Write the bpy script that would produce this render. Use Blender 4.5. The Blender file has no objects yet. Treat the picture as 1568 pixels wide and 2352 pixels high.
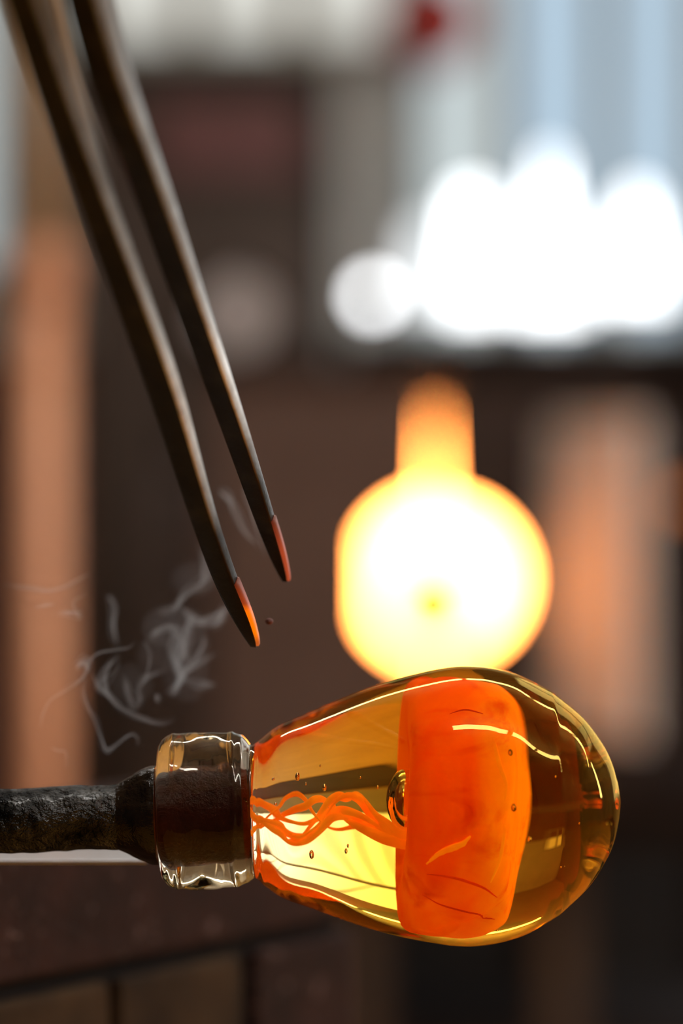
import bpy, bmesh, math, random
from mathutils import Vector, Matrix, noise

sc = bpy.context.scene
COL = sc.collection
random.seed(7)

# ------------------------------------------------------------------ camera, world, exposure
FPX = 6860.0          # focal length in pixels of the 1568 x 2352 frame
CZ = 1.10             # camera height
D0 = 0.95             # focus distance (the hot glass)
U = D0 / FPX          # metres per pixel at the focus distance

cam_data = bpy.data.cameras.new('camera')
cam = bpy.data.objects.new('camera', cam_data)
COL.objects.link(cam)
cam.location = (0, 0, CZ)
cam.rotation_euler = (math.pi / 2, 0, 0)
cam_data.sensor_fit = 'HORIZONTAL'
cam_data.sensor_width = 24.0
cam_data.lens = FPX / 1568 * 24.0
cam_data.clip_start = 0.05
cam_data.dof.use_dof = True
cam_data.dof.focus_distance = D0 - 0.015
cam_data.dof.aperture_fstop = 3.3
sc.camera = cam

world = bpy.data.worlds.new('world')
sc.world = world
world.use_nodes = True
world.node_tree.nodes['Background'].inputs[0].default_value = (0.55, 0.7, 0.9, 1)
world.node_tree.nodes['Background'].inputs[1].default_value = 1.0

sc.view_settings.view_transform = 'Standard'
sc.view_settings.look = 'None'
sc.view_settings.gamma = 1.0
sc.view_settings.use_curve_mapping = False
sc.view_settings.exposure = 0.0

cy = sc.cycles
cy.max_bounces = 16
cy.transmission_bounces = 14
cy.glossy_bounces = 6
cy.diffuse_bounces = 4
cy.transparent_max_bounces = 16
cy.volume_bounces = 0
cy.sample_clamp_indirect = 6.0
cy.blur_glossy = 0.3
cy.use_denoising = True

TUBE_L = 28.0                      # radiance of the ceiling battens
FURNACE_L = (34.0, 10.5, 2.1)      # radiance of the furnace chamber
ROOM_X0, ROOM_X1, ROOM_Y0, ROOM_Y1, ROOM_Z = -2.6, 5.0, -2.2, 6.0, 3.1


def P(px, py, d):
    """world point seen at pixel (px, py) at depth d"""
    return Vector(((px - 784) / FPX * d, d, CZ - (py - 1176) / FPX * d))


# daylight through the big window in the right-hand wall (outside the frame)
ld = bpy.data.lights.new('daylight', 'AREA')
ld.shape = 'RECTANGLE'; ld.size = 1.7; ld.size_y = 0.26
ld.energy = 30; ld.color = (0.86, 0.93, 1.0)
lo = bpy.data.objects.new('daylight', ld); COL.objects.link(lo)
lo.location = (ROOM_X1 - 0.03, 3.3, 1.95); lo.rotation_euler = (0, math.radians(90), 0)


# ------------------------------------------------------------------ helpers
def tag(o, label=None, cat=None, group=None, kind=None):
    if label: o['label'] = label
    if cat: o['category'] = cat
    if group: o['group'] = group
    if kind: o['kind'] = kind
    return o


def empty(name, loc, label, cat, group=None):
    o = bpy.data.objects.new(name, None)
    COL.objects.link(o); o.location = loc
    o.empty_display_size = 0.02
    return tag(o, label, cat, group)


def obj(name, geo, mat, parent=None, smooth=False, kind=None):
    """link (verts, faces) given in world space as ONE mesh object"""
    vs, fs = geo
    org = Vector((0, 0, 0))
    if parent is not None:
        q = parent
        while q is not None:
            org += q.location; q = q.parent
    if parent is None:
        lo_ = Vector((min(v[0] for v in vs), min(v[1] for v in vs), min(v[2] for v in vs)))
        hi_ = Vector((max(v[0] for v in vs), max(v[1] for v in vs), max(v[2] for v in vs)))
        base = Vector(((lo_.x + hi_.x) / 2, (lo_.y + hi_.y) / 2, lo_.z))
    else:
        base = org
    me = bpy.data.meshes.new(name)
    me.from_pydata([tuple(Vector(v) - base) for v in vs], [], fs)
    me.update()
    bm = bmesh.new(); bm.from_mesh(me)
    bmesh.ops.recalc_face_normals(bm, faces=bm.faces)
    bm.to_mesh(me); bm.free()
    me.materials.append(mat)
    if smooth:
        me.polygons.foreach_set('use_smooth', [True] * len(me.polygons))
    o = bpy.data.objects.new(name, me)
    COL.objects.link(o)
    if parent is None:
        o.location = base
    else:
        o.parent = parent
    if kind: o['kind'] = kind
    return o


def join(*geos):
    vs, fs = [], []
    for v, f in geos:
        n = len(vs); vs += list(v); fs += [tuple(i + n for i in q) for q in f]
    return vs, fs


def box(x0, x1, y0, y1, z0, z1, bev=0.0):
    if bev <= 0:
        vs = [(x, y, z) for x in (x0, x1) for y in (y0, y1) for z in (z0, z1)]
        fs = [(0, 1, 3, 2), (4, 6, 7, 5), (0, 4, 5, 1), (2, 3, 7, 6), (0, 2, 6, 4), (1, 5, 7, 3)]
        return vs, fs
    bm = bmesh.new()
    bmesh.ops.create_cube(bm, size=1.0)
    for v in bm.verts:
        v.co = Vector(((x0 + x1) / 2 + v.co.x * (x1 - x0), (y0 + y1) / 2 + v.co.y * (y1 - y0), (z0 + z1) / 2 + v.co.z * (z1 - z0)))
    bmesh.ops.bevel(bm, geom=bm.edges[:], offset=bev, segments=2, affect='EDGES', profile=0.6)
    r = ([tuple(v.co) for v in bm.verts], [tuple(v.index for v in f.verts) for f in bm.faces])
    bm.verts.index_update()
    r = ([tuple(v.co) for v in bm.verts], [tuple(v.index for v in f.verts) for f in bm.faces])
    bm.free()
    return r


def xform(geo, m):
    return [tuple(m @ Vector(v)) for v in geo[0]], geo[1]


def lathe(prof, axis_o, axis_d, n=48, disp=None, cap=True):
    """prof = [(t, r)]; revolve about the line axis_o + t * axis_d"""
    ad = Vector(axis_d).normalized()
    a = ad.cross(Vector((0, 0, 1)))
    if a.length < 1e-4: a = Vector((1, 0, 0))
    a.normalize(); b = ad.cross(a)
    vs, fs, rows = [], [], []
    for t, r in prof:
        c = Vector(axis_o) + ad * t
        if r < 1e-7:
            rows.append([len(vs)]); vs.append(tuple(c)); continue
        row = []
        for k in range(n):
            th = 2 * math.pi * k / n
            d = a * math.cos(th) + b * math.sin(th)
            rr = r if disp is None else r + disp(t, th, c + d * r)
            row.append(len(vs)); vs.append(tuple(c + d * rr))
        rows.append(row)
    for A, B in zip(rows, rows[1:]):
        if len(A) == 1 and len(B) == 1: continue
        for k in range(n):
            k2 = (k + 1) % n
            if len(A) == 1: fs.append((A[0], B[k2], B[k]))
            elif len(B) == 1: fs.append((A[k], A[k2], B[0]))
            else: fs.append((A[k], A[k2], B[k2], B[k]))
    if cap:
        if len(rows[0]) > 1: fs.append(tuple(rows[0]))
        if len(rows[-1]) > 1: fs.append(tuple(reversed(rows[-1])))
    return vs, fs


def catmull(pts, sub):
    """interpolating spline through tuples of any length"""
    out = []
    n = len(pts)
    for i in range(n - 1):
        p0, p1, p2, p3 = pts[max(i - 1, 0)], pts[i], pts[i + 1], pts[min(i + 2, n - 1)]
        for s in range(sub):
            t = s / sub
            out.append(tuple(0.5 * (2 * b + (c - a) * t + (2 * a - 5 * b + 4 * c - d) * t * t + (3 * b - a - 3 * c + d) * t ** 3)
                             for a, b, c, d in zip(p0, p1, p2, p3)))
    out.append(tuple(pts[-1]))
    return out


def tube(path, n=8, squash=1.0, side=None):
    """path = [(x, y, z, r)]; closed tapered tube"""
    pts = [Vector(p[:3]) for p in path]
    vs, fs = [], []
    up = Vector((0.13, 0.97, 0.2)) if side is None else Vector(side)
    for i, p in enumerate(path):
        t = (pts[min(i + 1, len(pts) - 1)] - pts[max(i - 1, 0)]).normalized()
        a = up - t * up.dot(t); a.normalize(); b = t.cross(a); up = a
        for k in range(n):
            th = 2 * math.pi * k / n
            vs.append(tuple(pts[i] + (a * math.cos(th) * squash + b * math.sin(th)) * p[3]))
    for i in range(len(path) - 1):
        for k in range(n):
            k2 = (k + 1) % n
            fs.append((i * n + k, i * n + k2, (i + 1) * n + k2, (i + 1) * n + k))
    fs.append(tuple(range(n - 1, -1, -1)))
    m = (len(path) - 1) * n
    fs.append(tuple(range(m, m + n)))
    return vs, fs


def prism(pts, y0, y1):
    """extrude an (x, z) outline in depth"""
    n = len(pts)
    vs = [(x, y0, z) for x, z in pts] + [(x, y1, z) for x, z in pts]
    fs = [tuple(range(n)), tuple(range(2 * n - 1, n - 1, -1))]
    fs += [(i, (i + 1) % n, n + (i + 1) % n, n + i) for i in range(n)]
    return vs, fs


def sphere(c, r, sx=1, sy=1, sz=1, nu=24, nv=14):
    c = Vector(c)
    prof = [(-math.cos(math.pi * i / nv) * r, math.sin(math.pi * i / nv) * r) for i in range(nv + 1)]
    g = lathe(prof, (0, 0, 0), (0, 0, 1), nu)
    return [(c.x + v[0] * sx, c.y + v[1] * sy, c.z + v[2] * sz) for v in g[0]], g[1]


# ------------------------------------------------------------------ materials
def mat_base(name):
    m = bpy.data.materials.new(name); m.use_nodes = True
    nt = m.node_tree
    return m, nt, nt.nodes['Principled BSDF'], nt.nodes['Material Output']


def coords(nt, scale=(1, 1, 1), kind='Object'):
    tc = nt.nodes.new('ShaderNodeTexCoord'); mp = nt.nodes.new('ShaderNodeMapping')
    mp.inputs['Scale'].default_value = scale
    nt.links.new(tc.outputs[kind], mp.inputs[0])
    return mp.outputs[0]


def noise_tex(nt, vec, scale, detail=4, rough=0.55, dist=0.0):
    t = nt.nodes.new('ShaderNodeTexNoise')
    t.inputs['Scale'].default_value = scale; t.inputs['Detail'].default_value = detail
    t.inputs['Roughness'].default_value = rough; t.inputs['Distortion'].default_value = dist
    nt.links.new(vec, t.inputs['Vector'])
    return t.outputs['Fac']


def ramp(nt, fac, stops):
    r = nt.nodes.new('ShaderNodeValToRGB')
    e = r.color_ramp.elements
    while len(e) < len(stops): e.new(0.5)
    for q, (p, c) in zip(e, stops):
        q.position = p; q.color = (c[0], c[1], c[2], 1)
    nt.links.new(fac, r.inputs[0])
    return r.outputs[0]


def bump(nt, fac, bsdf, dist, strength=1.0):
    b = nt.nodes.new('ShaderNodeBump')
    b.inputs['Distance'].default_value = dist; b.inputs['Strength'].default_value = strength
    nt.links.new(fac, b.inputs['Height']); nt.links.new(b.outputs[0], bsdf.inputs['Normal'])


def mottled(name, c0, c1, scale=6.0, rough=0.7, metal=0.0, bmp=0.0, stretch=(1, 1, 1), lo=0.3, hi=0.7, spec=0.5):
    m, nt, b, out = mat_base(name)
    f = noise_tex(nt, coords(nt, stretch), scale)
    nt.links.new(ramp(nt, f, [(lo, c0), (hi, c1)]), b.inputs['Base Color'])
    b.inputs['Roughness'].default_value = rough; b.inputs['Metallic'].default_value = metal
    b.inputs['Specular IOR Level'].default_value = spec
    if bmp: bump(nt, f, b, bmp)
    return m


def emitter(name, color, strength=1.0):
    m, nt, b, out = mat_base(name)
    nt.nodes.remove(b)
    e = nt.nodes.new('ShaderNodeEmission')
    e.inputs[0].default_value = (*color, 1); e.inputs[1].default_value = strength
    nt.links.new(e.outputs[0], out.inputs[0])
    return m


M = {}
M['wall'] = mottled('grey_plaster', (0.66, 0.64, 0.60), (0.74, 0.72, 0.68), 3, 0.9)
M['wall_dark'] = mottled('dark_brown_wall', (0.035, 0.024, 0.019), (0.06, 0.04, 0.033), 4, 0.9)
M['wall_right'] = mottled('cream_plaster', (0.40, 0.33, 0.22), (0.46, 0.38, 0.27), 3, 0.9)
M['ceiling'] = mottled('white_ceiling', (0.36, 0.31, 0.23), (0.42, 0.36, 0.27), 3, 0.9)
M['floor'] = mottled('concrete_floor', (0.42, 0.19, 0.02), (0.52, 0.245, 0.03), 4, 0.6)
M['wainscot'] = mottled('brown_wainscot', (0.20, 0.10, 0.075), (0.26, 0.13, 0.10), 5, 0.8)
M['frame'] = mottled('grey_window_frame', (0.26, 0.28, 0.27), (0.33, 0.35, 0.34), 8, 0.6)
M['frame_cream'] = mottled('cream_window_frame', (0.42, 0.39, 0.33), (0.5, 0.46, 0.39), 8, 0.6)
M['pane_cream'] = emitter('frosted_daylight_cream', (0.74, 0.74, 0.68), 1.0)
M['pane_grey'] = emitter('frosted_daylight_grey', (0.62, 0.70, 0.71), 1.0)
M['pane_blue'] = emitter('frosted_daylight_blue', (0.50, 0.66, 0.80), 1.0)
M['tube'] = emitter('batten_diffuser', (1.0, 0.97, 0.92), TUBE_L)
M['white_paint'] = mottled('white_painted_steel', (0.7, 0.7, 0.68), (0.78, 0.78, 0.76), 10, 0.5)
M['cabinet'] = mottled('dark_brown_paint', (0.054, 0.034, 0.024), (0.074, 0.047, 0.034), 5, 0.8)
M['cabinet_edge'] = mottled('black_brown_paint', (0.016, 0.011, 0.009), (0.024, 0.016, 0.013), 5, 0.8)
M['red_panel'] = mottled('dull_red_panel', (0.15, 0.060, 0.056), (0.17, 0.068, 0.064), 5, 0.8)
M['grey_pale'] = mottled('pale_grey_enamel', (0.72, 0.60, 0.56), (0.80, 0.68, 0.64), 6, 0.7)
M['red'] = mottled('red_enamel', (0.30, 0.018, 0.012), (0.38, 0.025, 0.016), 6, 0.7)
M['dark_steel'] = mottled('dark_furnace_steel', (0.012, 0.007, 0.006), (0.022, 0.012, 0.010), 9, 0.75)
M['door_dark'] = mottled('scorched_refractory', (0.022, 0.012, 0.009), (0.040, 0.021, 0.016), 9, 0.9)
M['dark_steel'].node_tree.nodes['Principled BSDF'].inputs['Specular IOR Level'].default_value = 0.25
M['door_brown'] = mottled('brown_refractory', (0.080, 0.046, 0.035), (0.115, 0.068, 0.053), 9, 0.9)
M['door_pale'] = mottled('pale_refractory_fibre', (0.62, 0.55, 0.51), (0.70, 0.62, 0.58), 9, 0.95)
M['chamber'] = emitter('glowing_chamber', FURNACE_L, 1.0)
M['port'] = emitter('dull_glowing_port', (1.5, 0.6, 0.04), 1.0)
M['lamp_glow'] = emitter('glowing_lamp_glass', (0.95, 0.98, 1.0), 5.0)
M['lamp_dim'] = emitter('dim_lamp_glass', (0.95, 0.98, 1.0), 1.9)
M['bulb_glow'] = emitter('small_lamp_glass', (0.96, 0.98, 1.0), 9.5)
M['pilot'] = emitter('amber_pilot_glass', (1.0, 0.27, 0.05), 1.0)
M['copper'] = mottled('copper_pipe', (0.66, 0.27, 0.13), (0.78, 0.36, 0.19), 5, 0.5, 0.1)
M['tan_upper'] = mottled('tan_upper_pipe', (0.52, 0.42, 0.30), (0.60, 0.49, 0.36), 5, 0.6)


# ------------------------------------------------------------------ room shell
T = 0.12
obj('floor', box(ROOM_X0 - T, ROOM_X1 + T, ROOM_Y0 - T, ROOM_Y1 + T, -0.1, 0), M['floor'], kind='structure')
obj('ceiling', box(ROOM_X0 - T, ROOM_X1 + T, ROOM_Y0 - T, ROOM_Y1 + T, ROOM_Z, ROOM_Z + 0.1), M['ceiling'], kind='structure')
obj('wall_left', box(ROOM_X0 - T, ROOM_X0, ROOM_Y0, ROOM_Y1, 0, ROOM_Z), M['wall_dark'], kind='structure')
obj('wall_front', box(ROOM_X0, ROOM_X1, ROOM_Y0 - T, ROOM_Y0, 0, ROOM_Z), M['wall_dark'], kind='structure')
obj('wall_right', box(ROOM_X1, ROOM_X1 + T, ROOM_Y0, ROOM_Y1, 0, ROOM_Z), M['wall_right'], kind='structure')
obj('wall_back', box(ROOM_X0 - T, ROOM_X1 + T, ROOM_Y1, ROOM_Y1 + T, 0, ROOM_Z), M['wall'], kind='structure')
zw = P(0, 800, 5.97).z
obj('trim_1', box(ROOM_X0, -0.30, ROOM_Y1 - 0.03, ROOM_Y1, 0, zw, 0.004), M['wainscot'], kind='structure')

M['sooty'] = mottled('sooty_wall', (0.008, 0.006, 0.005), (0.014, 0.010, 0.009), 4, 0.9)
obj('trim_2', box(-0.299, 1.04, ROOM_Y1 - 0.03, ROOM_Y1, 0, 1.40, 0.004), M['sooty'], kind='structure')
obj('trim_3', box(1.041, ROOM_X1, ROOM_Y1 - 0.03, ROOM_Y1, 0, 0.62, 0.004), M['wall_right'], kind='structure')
obj('added_floor_mat', box(0.95, ROOM_X1 - 0.05, 3.9, ROOM_Y1 - 0.2, 0, 0.012, 0.003), M['sooty'], kind='structure')  # unseen dark mat, added as a dark band for the glass to refract


def window(name, xs, z0, z1, mats, fm, y):
    """frosted panes between upright glazing bars"""
    w = bpy.data.objects.new(name, None); COL.objects.link(w)
    w.location = (xs[0], y, z0); w['kind'] = 'structure'
    bw = 0.030
    bars = [box(x - bw, x + bw, y - 0.05, y, z0, z1, 0.004) for x in xs]
    for g in bars: obj('glazing_bar', g, fm, w)
    obj('window_sill', box(xs[0] - bw, xs[-1] + bw, y - 0.06, y, z0 - 0.04, z0, 0.004), fm, w)
    obj('window_head', box(xs[0] - bw, xs[-1] + bw, y - 0.06, y, z1, z1 + 0.04, 0.004), fm, w)
    for i, (a, b) in enumerate(zip(xs, xs[1:])):
        obj('pane', box(a + bw, b - bw, y - 0.018, y - 0.010, z0, z1), M[mats[min(i, len(mats) - 1)]], w)
    return w


yw = ROOM_Y1 - 0.001
px2x = lambda px, d: (px - 784) / FPX * d
window('window_1', [px2x(p, yw) for p in (205, 440, 680, 925)], P(0, 95, yw).z, 2.62, ['pane_cream'], M['frame_cream'], yw)
window('window_2', [px2x(p, yw) for p in (940, 1160, 1385, 1600, 1830)], P(0, 740, yw).z, 2.62,
       ['pane_grey', 'pane_blue', 'pane_blue'], M['frame'], yw)
window('window_3', [px2x(p, yw) for p in (-120, 22)], P(0, 620, yw).z, 2.62, ['pane_grey'], M['frame_cream'], yw)

M['pane_clear'] = emitter('clear_daylight', (0.95, 0.98, 1.0), 2.3)
M['pane_dull'] = emitter('frosted_daylight_dull', (0.8, 0.72, 0.55), 0.8)
window('window_4', [1.12 + 0.36 * i for i in range(10)], 0.68, 3.0, ['pane_clear'], M['frame_cream'], yw)
window('window_5', [-2.45, -2.15, -1.85], 1.22, 1.72, ['pane_dull'], M['frame_cream'], yw)

# roof light over the far right of the room
w = bpy.data.objects.new('window_6', None); COL.objects.link(w); w.location = (2.7, 5.1, ROOM_Z - 0.03); w['kind'] = 'structure'
for i in range(4):
    obj('pane', box(1.14 + 0.86 * i, 1.94 + 0.86 * i, 3.84, 5.76, ROOM_Z - 0.022, ROOM_Z - 0.012), M['pane_clear'], w)
    obj('glazing_bar', box(1.07 + 0.86 * i, 1.13 + 0.86 * i, 3.82, 5.78, ROOM_Z - 0.035, ROOM_Z - 0.001), M['frame_cream'], w)
obj('glazing_bar', box(4.52, 4.58, 3.82, 5.78, ROOM_Z - 0.035, ROOM_Z - 0.001), M['frame_cream'], w)

# ceiling battens: two rows running left to right
BY1, BY2, BZ = 2.52, 0.38, 2.78
k = 0
for row, y, wd, xs in (('over the furnace side', BY1, 0.047, [-0.55, 0.67, 1.89, 3.11, 4.33]),
                   ('over the camera side', BY2, 0.066, [0.30, 1.52, 2.74, 3.96])):
    for x in xs:
        t = empty('ceiling_light', (x, y, BZ), 'long white ceiling batten in the row %s' % row, 'ceiling light', 'ceiling battens ' + row)
        obj('diffuser', box(x - 0.55, x + 0.55, y - wd, y + wd, BZ - 0.02, BZ + 0.01), M['tube'], t)
        obj('housing', join(box(x - 0.60, x - 0.552, y - 0.05, y + 0.05, BZ - 0.02, BZ + 0.03), box(x + 0.552, x + 0.60, y - 0.05, y + 0.05, BZ - 0.02, BZ + 0.03), box(x - 0.60, x + 0.60, y - 0.015, y + 0.015, BZ + 0.011, BZ + 0.03)), M['white_paint'], t)
        obj('hanger', box(x - 0.59, x - 0.58, y - 0.005, y + 0.005, BZ + 0.02, ROOM_Z), M['white_paint'], t)


# ------------------------------------------------------------------ furnace (glory hole)
DF = 4.0
fx = lambda px: px2x(px, DF)
fz = lambda py: P(0, py, DF).z
HC = (1022, 1335)     # centre of the opening
HR = 175
SX = 1003             # slit between the two doors
furnace = empty('furnace', (fx(1250), DF + 0.4, 0), 'brick furnace with a white-hot round opening and a glowing slit above', 'furnace')
# shell: front plate with a large round hole behind the doors
cx, cz, R0 = fx(HC[0]), fz(HC[1]), 0.27
X0, X1, Z0, Z1 = fx(480), fx(1900), fz(1960), fz(830)
ring_o, ring_i = [], []
NS = 64
for i in range(NS):
    a = 2 * math.pi * i / NS
    ring_i.append((cx + R0 * math.cos(a), cz + R0 * math.sin(a)))
    c, s = math.cos(a), math.sin(a)
    ks = []
    if c > 1e-6: ks.append((X1 - cx) / c)
    if c < -1e-6: ks.append((X0 - cx) / c)
    if s > 1e-6: ks.append((Z1 - cz) / s)
    if s < -1e-6: ks.append((Z0 - cz) / s)
    q = min(ks); q = max(q, R0 + 0.01)
    ring_o.append((cx + q * c, cz + q * s))
vs, fs = [], []
for yy in (DF + 0.10, DF + 0.16):
    vs += [(x, yy, z) for x, z in ring_o] + [(x, yy, z) for x, z in ring_i]
for i in range(NS):
    j = (i + 1) % NS
    fs.append((i, j, NS + j, NS + i)); o = 2 * NS
    fs.append((o + i, o + NS + i, o + NS + j, o + j))
    fs.append((i, o + i, o + j, j)); fs.append((NS + i, NS + j, o + NS + j, o + NS + i))
obj('front_plate', (vs, fs), M['dark_steel'], furnace)
cham = lathe([(0.0, R0), (0.62, R0), (0.62, 0)], (cx, DF + 0.13, cz), (0, 1, 0), 48, cap=False)
ch = obj('chamber', cham, M['chamber'], furnace)
pc = P(995, 1390, DF + 0.70)
obj('burner_port', lathe([(0, 0), (0, 0.0635), (0.03, 0.0635), (0.03, 0)], pc, (0, 1, 0), 32), M['port'], ch)
obj('shell', join(box(X0, X1, DF + 0.76, DF + 0.80, Z0, Z1), box(X0, X1, DF + 0.16, DF + 0.8, Z1 - 0.04, Z1),
                  box(X0, X1, DF + 0.16, DF + 0.8, Z0, Z0 + 0.04), box(X0, X0 + 0.02, DF + 0.16, DF + 0.8, Z0, Z1),
                  box(X1 - 0.02, X1, DF + 0.16, DF + 0.8, Z0, Z1)), M['dark_steel'], furnace)


def arc(cx_, cy_, r, a0, a1, n):
    return [(cx_ + r * math.cos(math.radians(a0 + (a1 - a0) * i / n)), cy_ - r * math.sin(math.radians(a0 + (a1 - a0) * i / n))) for i in range(n + 1)]


def to_f(pts): return [(fx(x), fz(y)) for x, y in pts]


# right door: from the slit round the half opening to its outer edge
rd = [(1480, 850), (SX + 2, 850), (SX + 2.5, 930), (SX + 12, 1160)] + arc(HC[0], HC[1], HR, 84, -84, 28)[1:] + [(SX + 6, 1520), (SX + 6, 1830), (1480, 1830)]
obj('door', prism(to_f(rd), DF + 0.055, DF + 0.0995), M['door_dark'], furnace)
larc = [(max(x, 852), y) for x, y in arc(HC[0] - 6, HC[1], 190, 96, 264, 28)]
ld_ = [(482, 850), (SX - 2, 850), (SX - 2.5, 930), (SX - 12, 1150)] + larc[1:-1] + [(SX - 6, 1525), (SX - 6, 1830), (482, 1830)]
obj('door', prism(to_f(ld_), DF + 0.055, DF + 0.0995), M['door_brown'], furnace)
# rail the doors slide on, hinges, legs
obj('door_rail', box(fx(484), fx(1700), DF + 0.03, DF + 0.10, fz(848), fz(830), 0.004), M['dark_steel'], furnace)
obj('door_rail', box(fx(484), fx(1700), DF + 0.03, DF + 0.10, fz(1856), fz(1832), 0.004), M['dark_steel'], furnace)
for px in (830, 1310, 1800):
    obj('leg', box(fx(px - 45), fx(px + 45), DF + 0.14, DF + 0.22, 0, Z0, 0.004),
        mottled('leg_steel', (0.05, 0.027, 0.017), (0.075, 0.04, 0.021), 9, 0.8), furnace)
    obj('leg', box(fx(px - 45), fx(px + 45), DF + 0.70, DF + 0.78, 0, Z0, 0.004), M['dark_steel'], furnace)
obj('cross_shelf', box(X0, X1, DF + 0.3, DF + 0.75, 0.32, 0.35, 0.003), M['dark_steel'], furnace)
# pale fibre heat shield leaf, swung out on the right of the opening
hx0, hx1 = fx(1262), fx(1440)
leaf = [(hx0, DF + 0.05), (hx1, DF - 0.10), (hx1 + 0.018, DF - 0.085), (hx0 + 0.018, DF + 0.054)]
lv = [(x, y, z) for z in (fz(1690), fz(960)) for x, y in leaf]
obj('shield_leaf', (lv, [(0, 1, 2, 3), (7, 6, 5, 4), (0, 4, 5, 1), (1, 5, 6, 2), (2, 6, 7, 3), (3, 7, 4, 0)]), M['door_pale'], furnace)

# amber pilot lamp
pp = P(1566, 1150, 4.01)
pl = empty('pilot_lamp', pp, 'small round amber pilot lamp glowing on the right of the furnace', 'lamp')
obj('lens', sphere(pp, 0.016, 1, 0.6, 1), M['pilot'], pl, True)
obj('bezel', lathe([(0, 0.017), (0, 0.023), (0.082, 0.023), (0.082, 0.017)], pp, (0, 1, 0), 24, cap=False), M['dark_steel'], pl)

# ------------------------------------------------------------------ shelf with glowing lamps behind the furnace
DS = 5.0
sx = lambda px: px2x(px, DS)
sz = lambda py: P(0, py, DS).z
shelf = empty('wall_shelf', (sx(1300), DS, sz(790)), 'dark brown shelf board above the furnace carrying the white lamps', 'shelf')
obj('board', box(sx(790), sx(2000), DS - 0.14, DS + 0.14, sz(800), sz(772), 0.003), M['cabinet_edge'], shelf)
obj('back_board', box(sx(790), sx(2000), DS + 0.12, DS + 0.14, sz(1250), sz(801), 0.003), M['cabinet_edge'], shelf)
for px in (850, 1950):
    obj('upright', box(sx(px) - 0.02, sx(px) + 0.02, DS + 0.05, DS + 0.115, 0, sz(801)), M['cabinet_edge'], shelf)
for px in (1000, 1640):
    obj('bracket', box(sx(px) - 0.015, sx(px) + 0.015, DS - 0.10, DS + 0.12, sz(880), sz(800)), M['cabinet_edge'], shelf)


def lamp(px, ytop, ybot, rt, rb, mat, label, dy=0.0, dome=0.5):
    d = DS + dy
    s = d / FPX
    c = P(px, ybot, d); zt = P(px, ytop, d).z - c.z
    zb = sz(772) - c.z
    o = empty('table_lamp', (c.x, c.y, sz(772)), label, 'lamp')
    rb, rt = rb * s, rt * s
    prof = [(0, 0), (0, rb * 0.9), (zt * 0.03, rb)]
    for i in range(1, 8):
        f = i / 8
        prof.append((zt * (0.03 + 0.85 * f), rb + (rt - rb) * f ** 0.8))
    for i in range(1, 6):
        a = i / 5 * math.pi / 2
        prof.append((zt * (0.88 + 0.12 * math.sin(a)), rt * math.cos(a)))
    obj('lamp_shade', lathe(prof, c, (0, 0, 1), 28), mat, o, True)
    obj('stem', lathe([(zb + 0.008, 0.006), (0, 0.006)], c, (0, 0, 1), 12), M['white_paint'], o, True)
    obj('foot', lathe([(zb, 0), (zb, rb * 0.7), (zb + 0.008, rb * 0.6), (zb + 0.010, 0.006)], c, (0, 0, 1), 24), M['white_paint'], o, True)
    return o


lamp(1085, 440, 712, 38, 56, M['lamp_glow'], 'slim white glowing lamp, left of the tall one on the shelf')
lamp(1262, 358, 712, 14, 92, M['lamp_glow'], 'tallest white glowing lamp, cone shaped, middle of the shelf')
lamp(1464, 440, 680, 22, 78, M['lamp_glow'], 'white glowing cone lamp, rightmost on the shelf in view')
lamp(968, 520, 700, 24, 38, M['lamp_dim'], 'short dimmer white lamp between the slim lamp and the small globe')
c = P(858, 680, DS)
g = empty('globe_lamp', (c.x, c.y, sz(772)), 'small white globe lamp at the left end of the shelf', 'lamp')
obj('globe', sphere(c, 24 * DS / FPX), M['bulb_glow'], g, True)
obj('socket', lathe([(sz(772) - c.z, 0.02), (sz(772) - c.z + 0.008, 0.018), (sz(772) - c.z + 0.010, 0.007), (-0.016, 0.007)], c, (0, 0, 1), 18), M['white_paint'], g, True)

# round red fitting high on the wall by the window
c = P(985, 48, 5.88)
rf = empty('wall_bell', c, 'round red wall bell mounted high between the windows', 'bell')
obj('dome', lathe([(0, 0.095), (-0.03, 0.09), (-0.055, 0.06), (-0.066, 0.02), (-0.068, 0)], c, (0, 1, 0), 32), M['red'], rf, True)
obj('back_box', box(c.x - 0.05, c.x + 0.05, c.y, ROOM_Y1 - 0.001, c.z - 0.05, c.z + 0.05, 0.004), M['red'], rf)

# ------------------------------------------------------------------ tall dark cabinet on the left
DC = 5.3
kx = lambda px: px2x(px, DC)
kz = lambda py: P(0, py, DC).z
cab = empty('cabinet', (kx(500), DC + 0.3, 0), 'tall dark brown cabinet with a dull red panel near its top', 'cabinet')
obj('body', box(kx(175), kx(775), DC + 0.03, DC + 0.5, 0, kz(118), 0.004), M['cabinet'], cab)
obj('top_edge', box(kx(175), kx(775), DC, DC + 0.03, kz(180), kz(118), 0.004), M['cabinet_edge'], cab)
obj('side_stile', box(kx(742), kx(775), DC, DC + 0.03, 0, kz(181), 0.004), M['cabinet_edge'], cab)
obj('red_panel', box(kx(350), kx(690), DC + 0.006, DC + 0.03, kz(395), kz(240), 0.004), M['red_panel'], cab)['label'] = 'dull red panel'
dr = obj('door', box(kx(200), kx(735), DC + 0.004, DC + 0.03, 0.1, kz(480), 0.004), M['cabinet'], cab)
obj('handle', box(kx(705), kx(715), DC - 0.02, DC + 0.004, kz(900), kz(780), 0.002), M['dark_steel'], dr)
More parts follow.
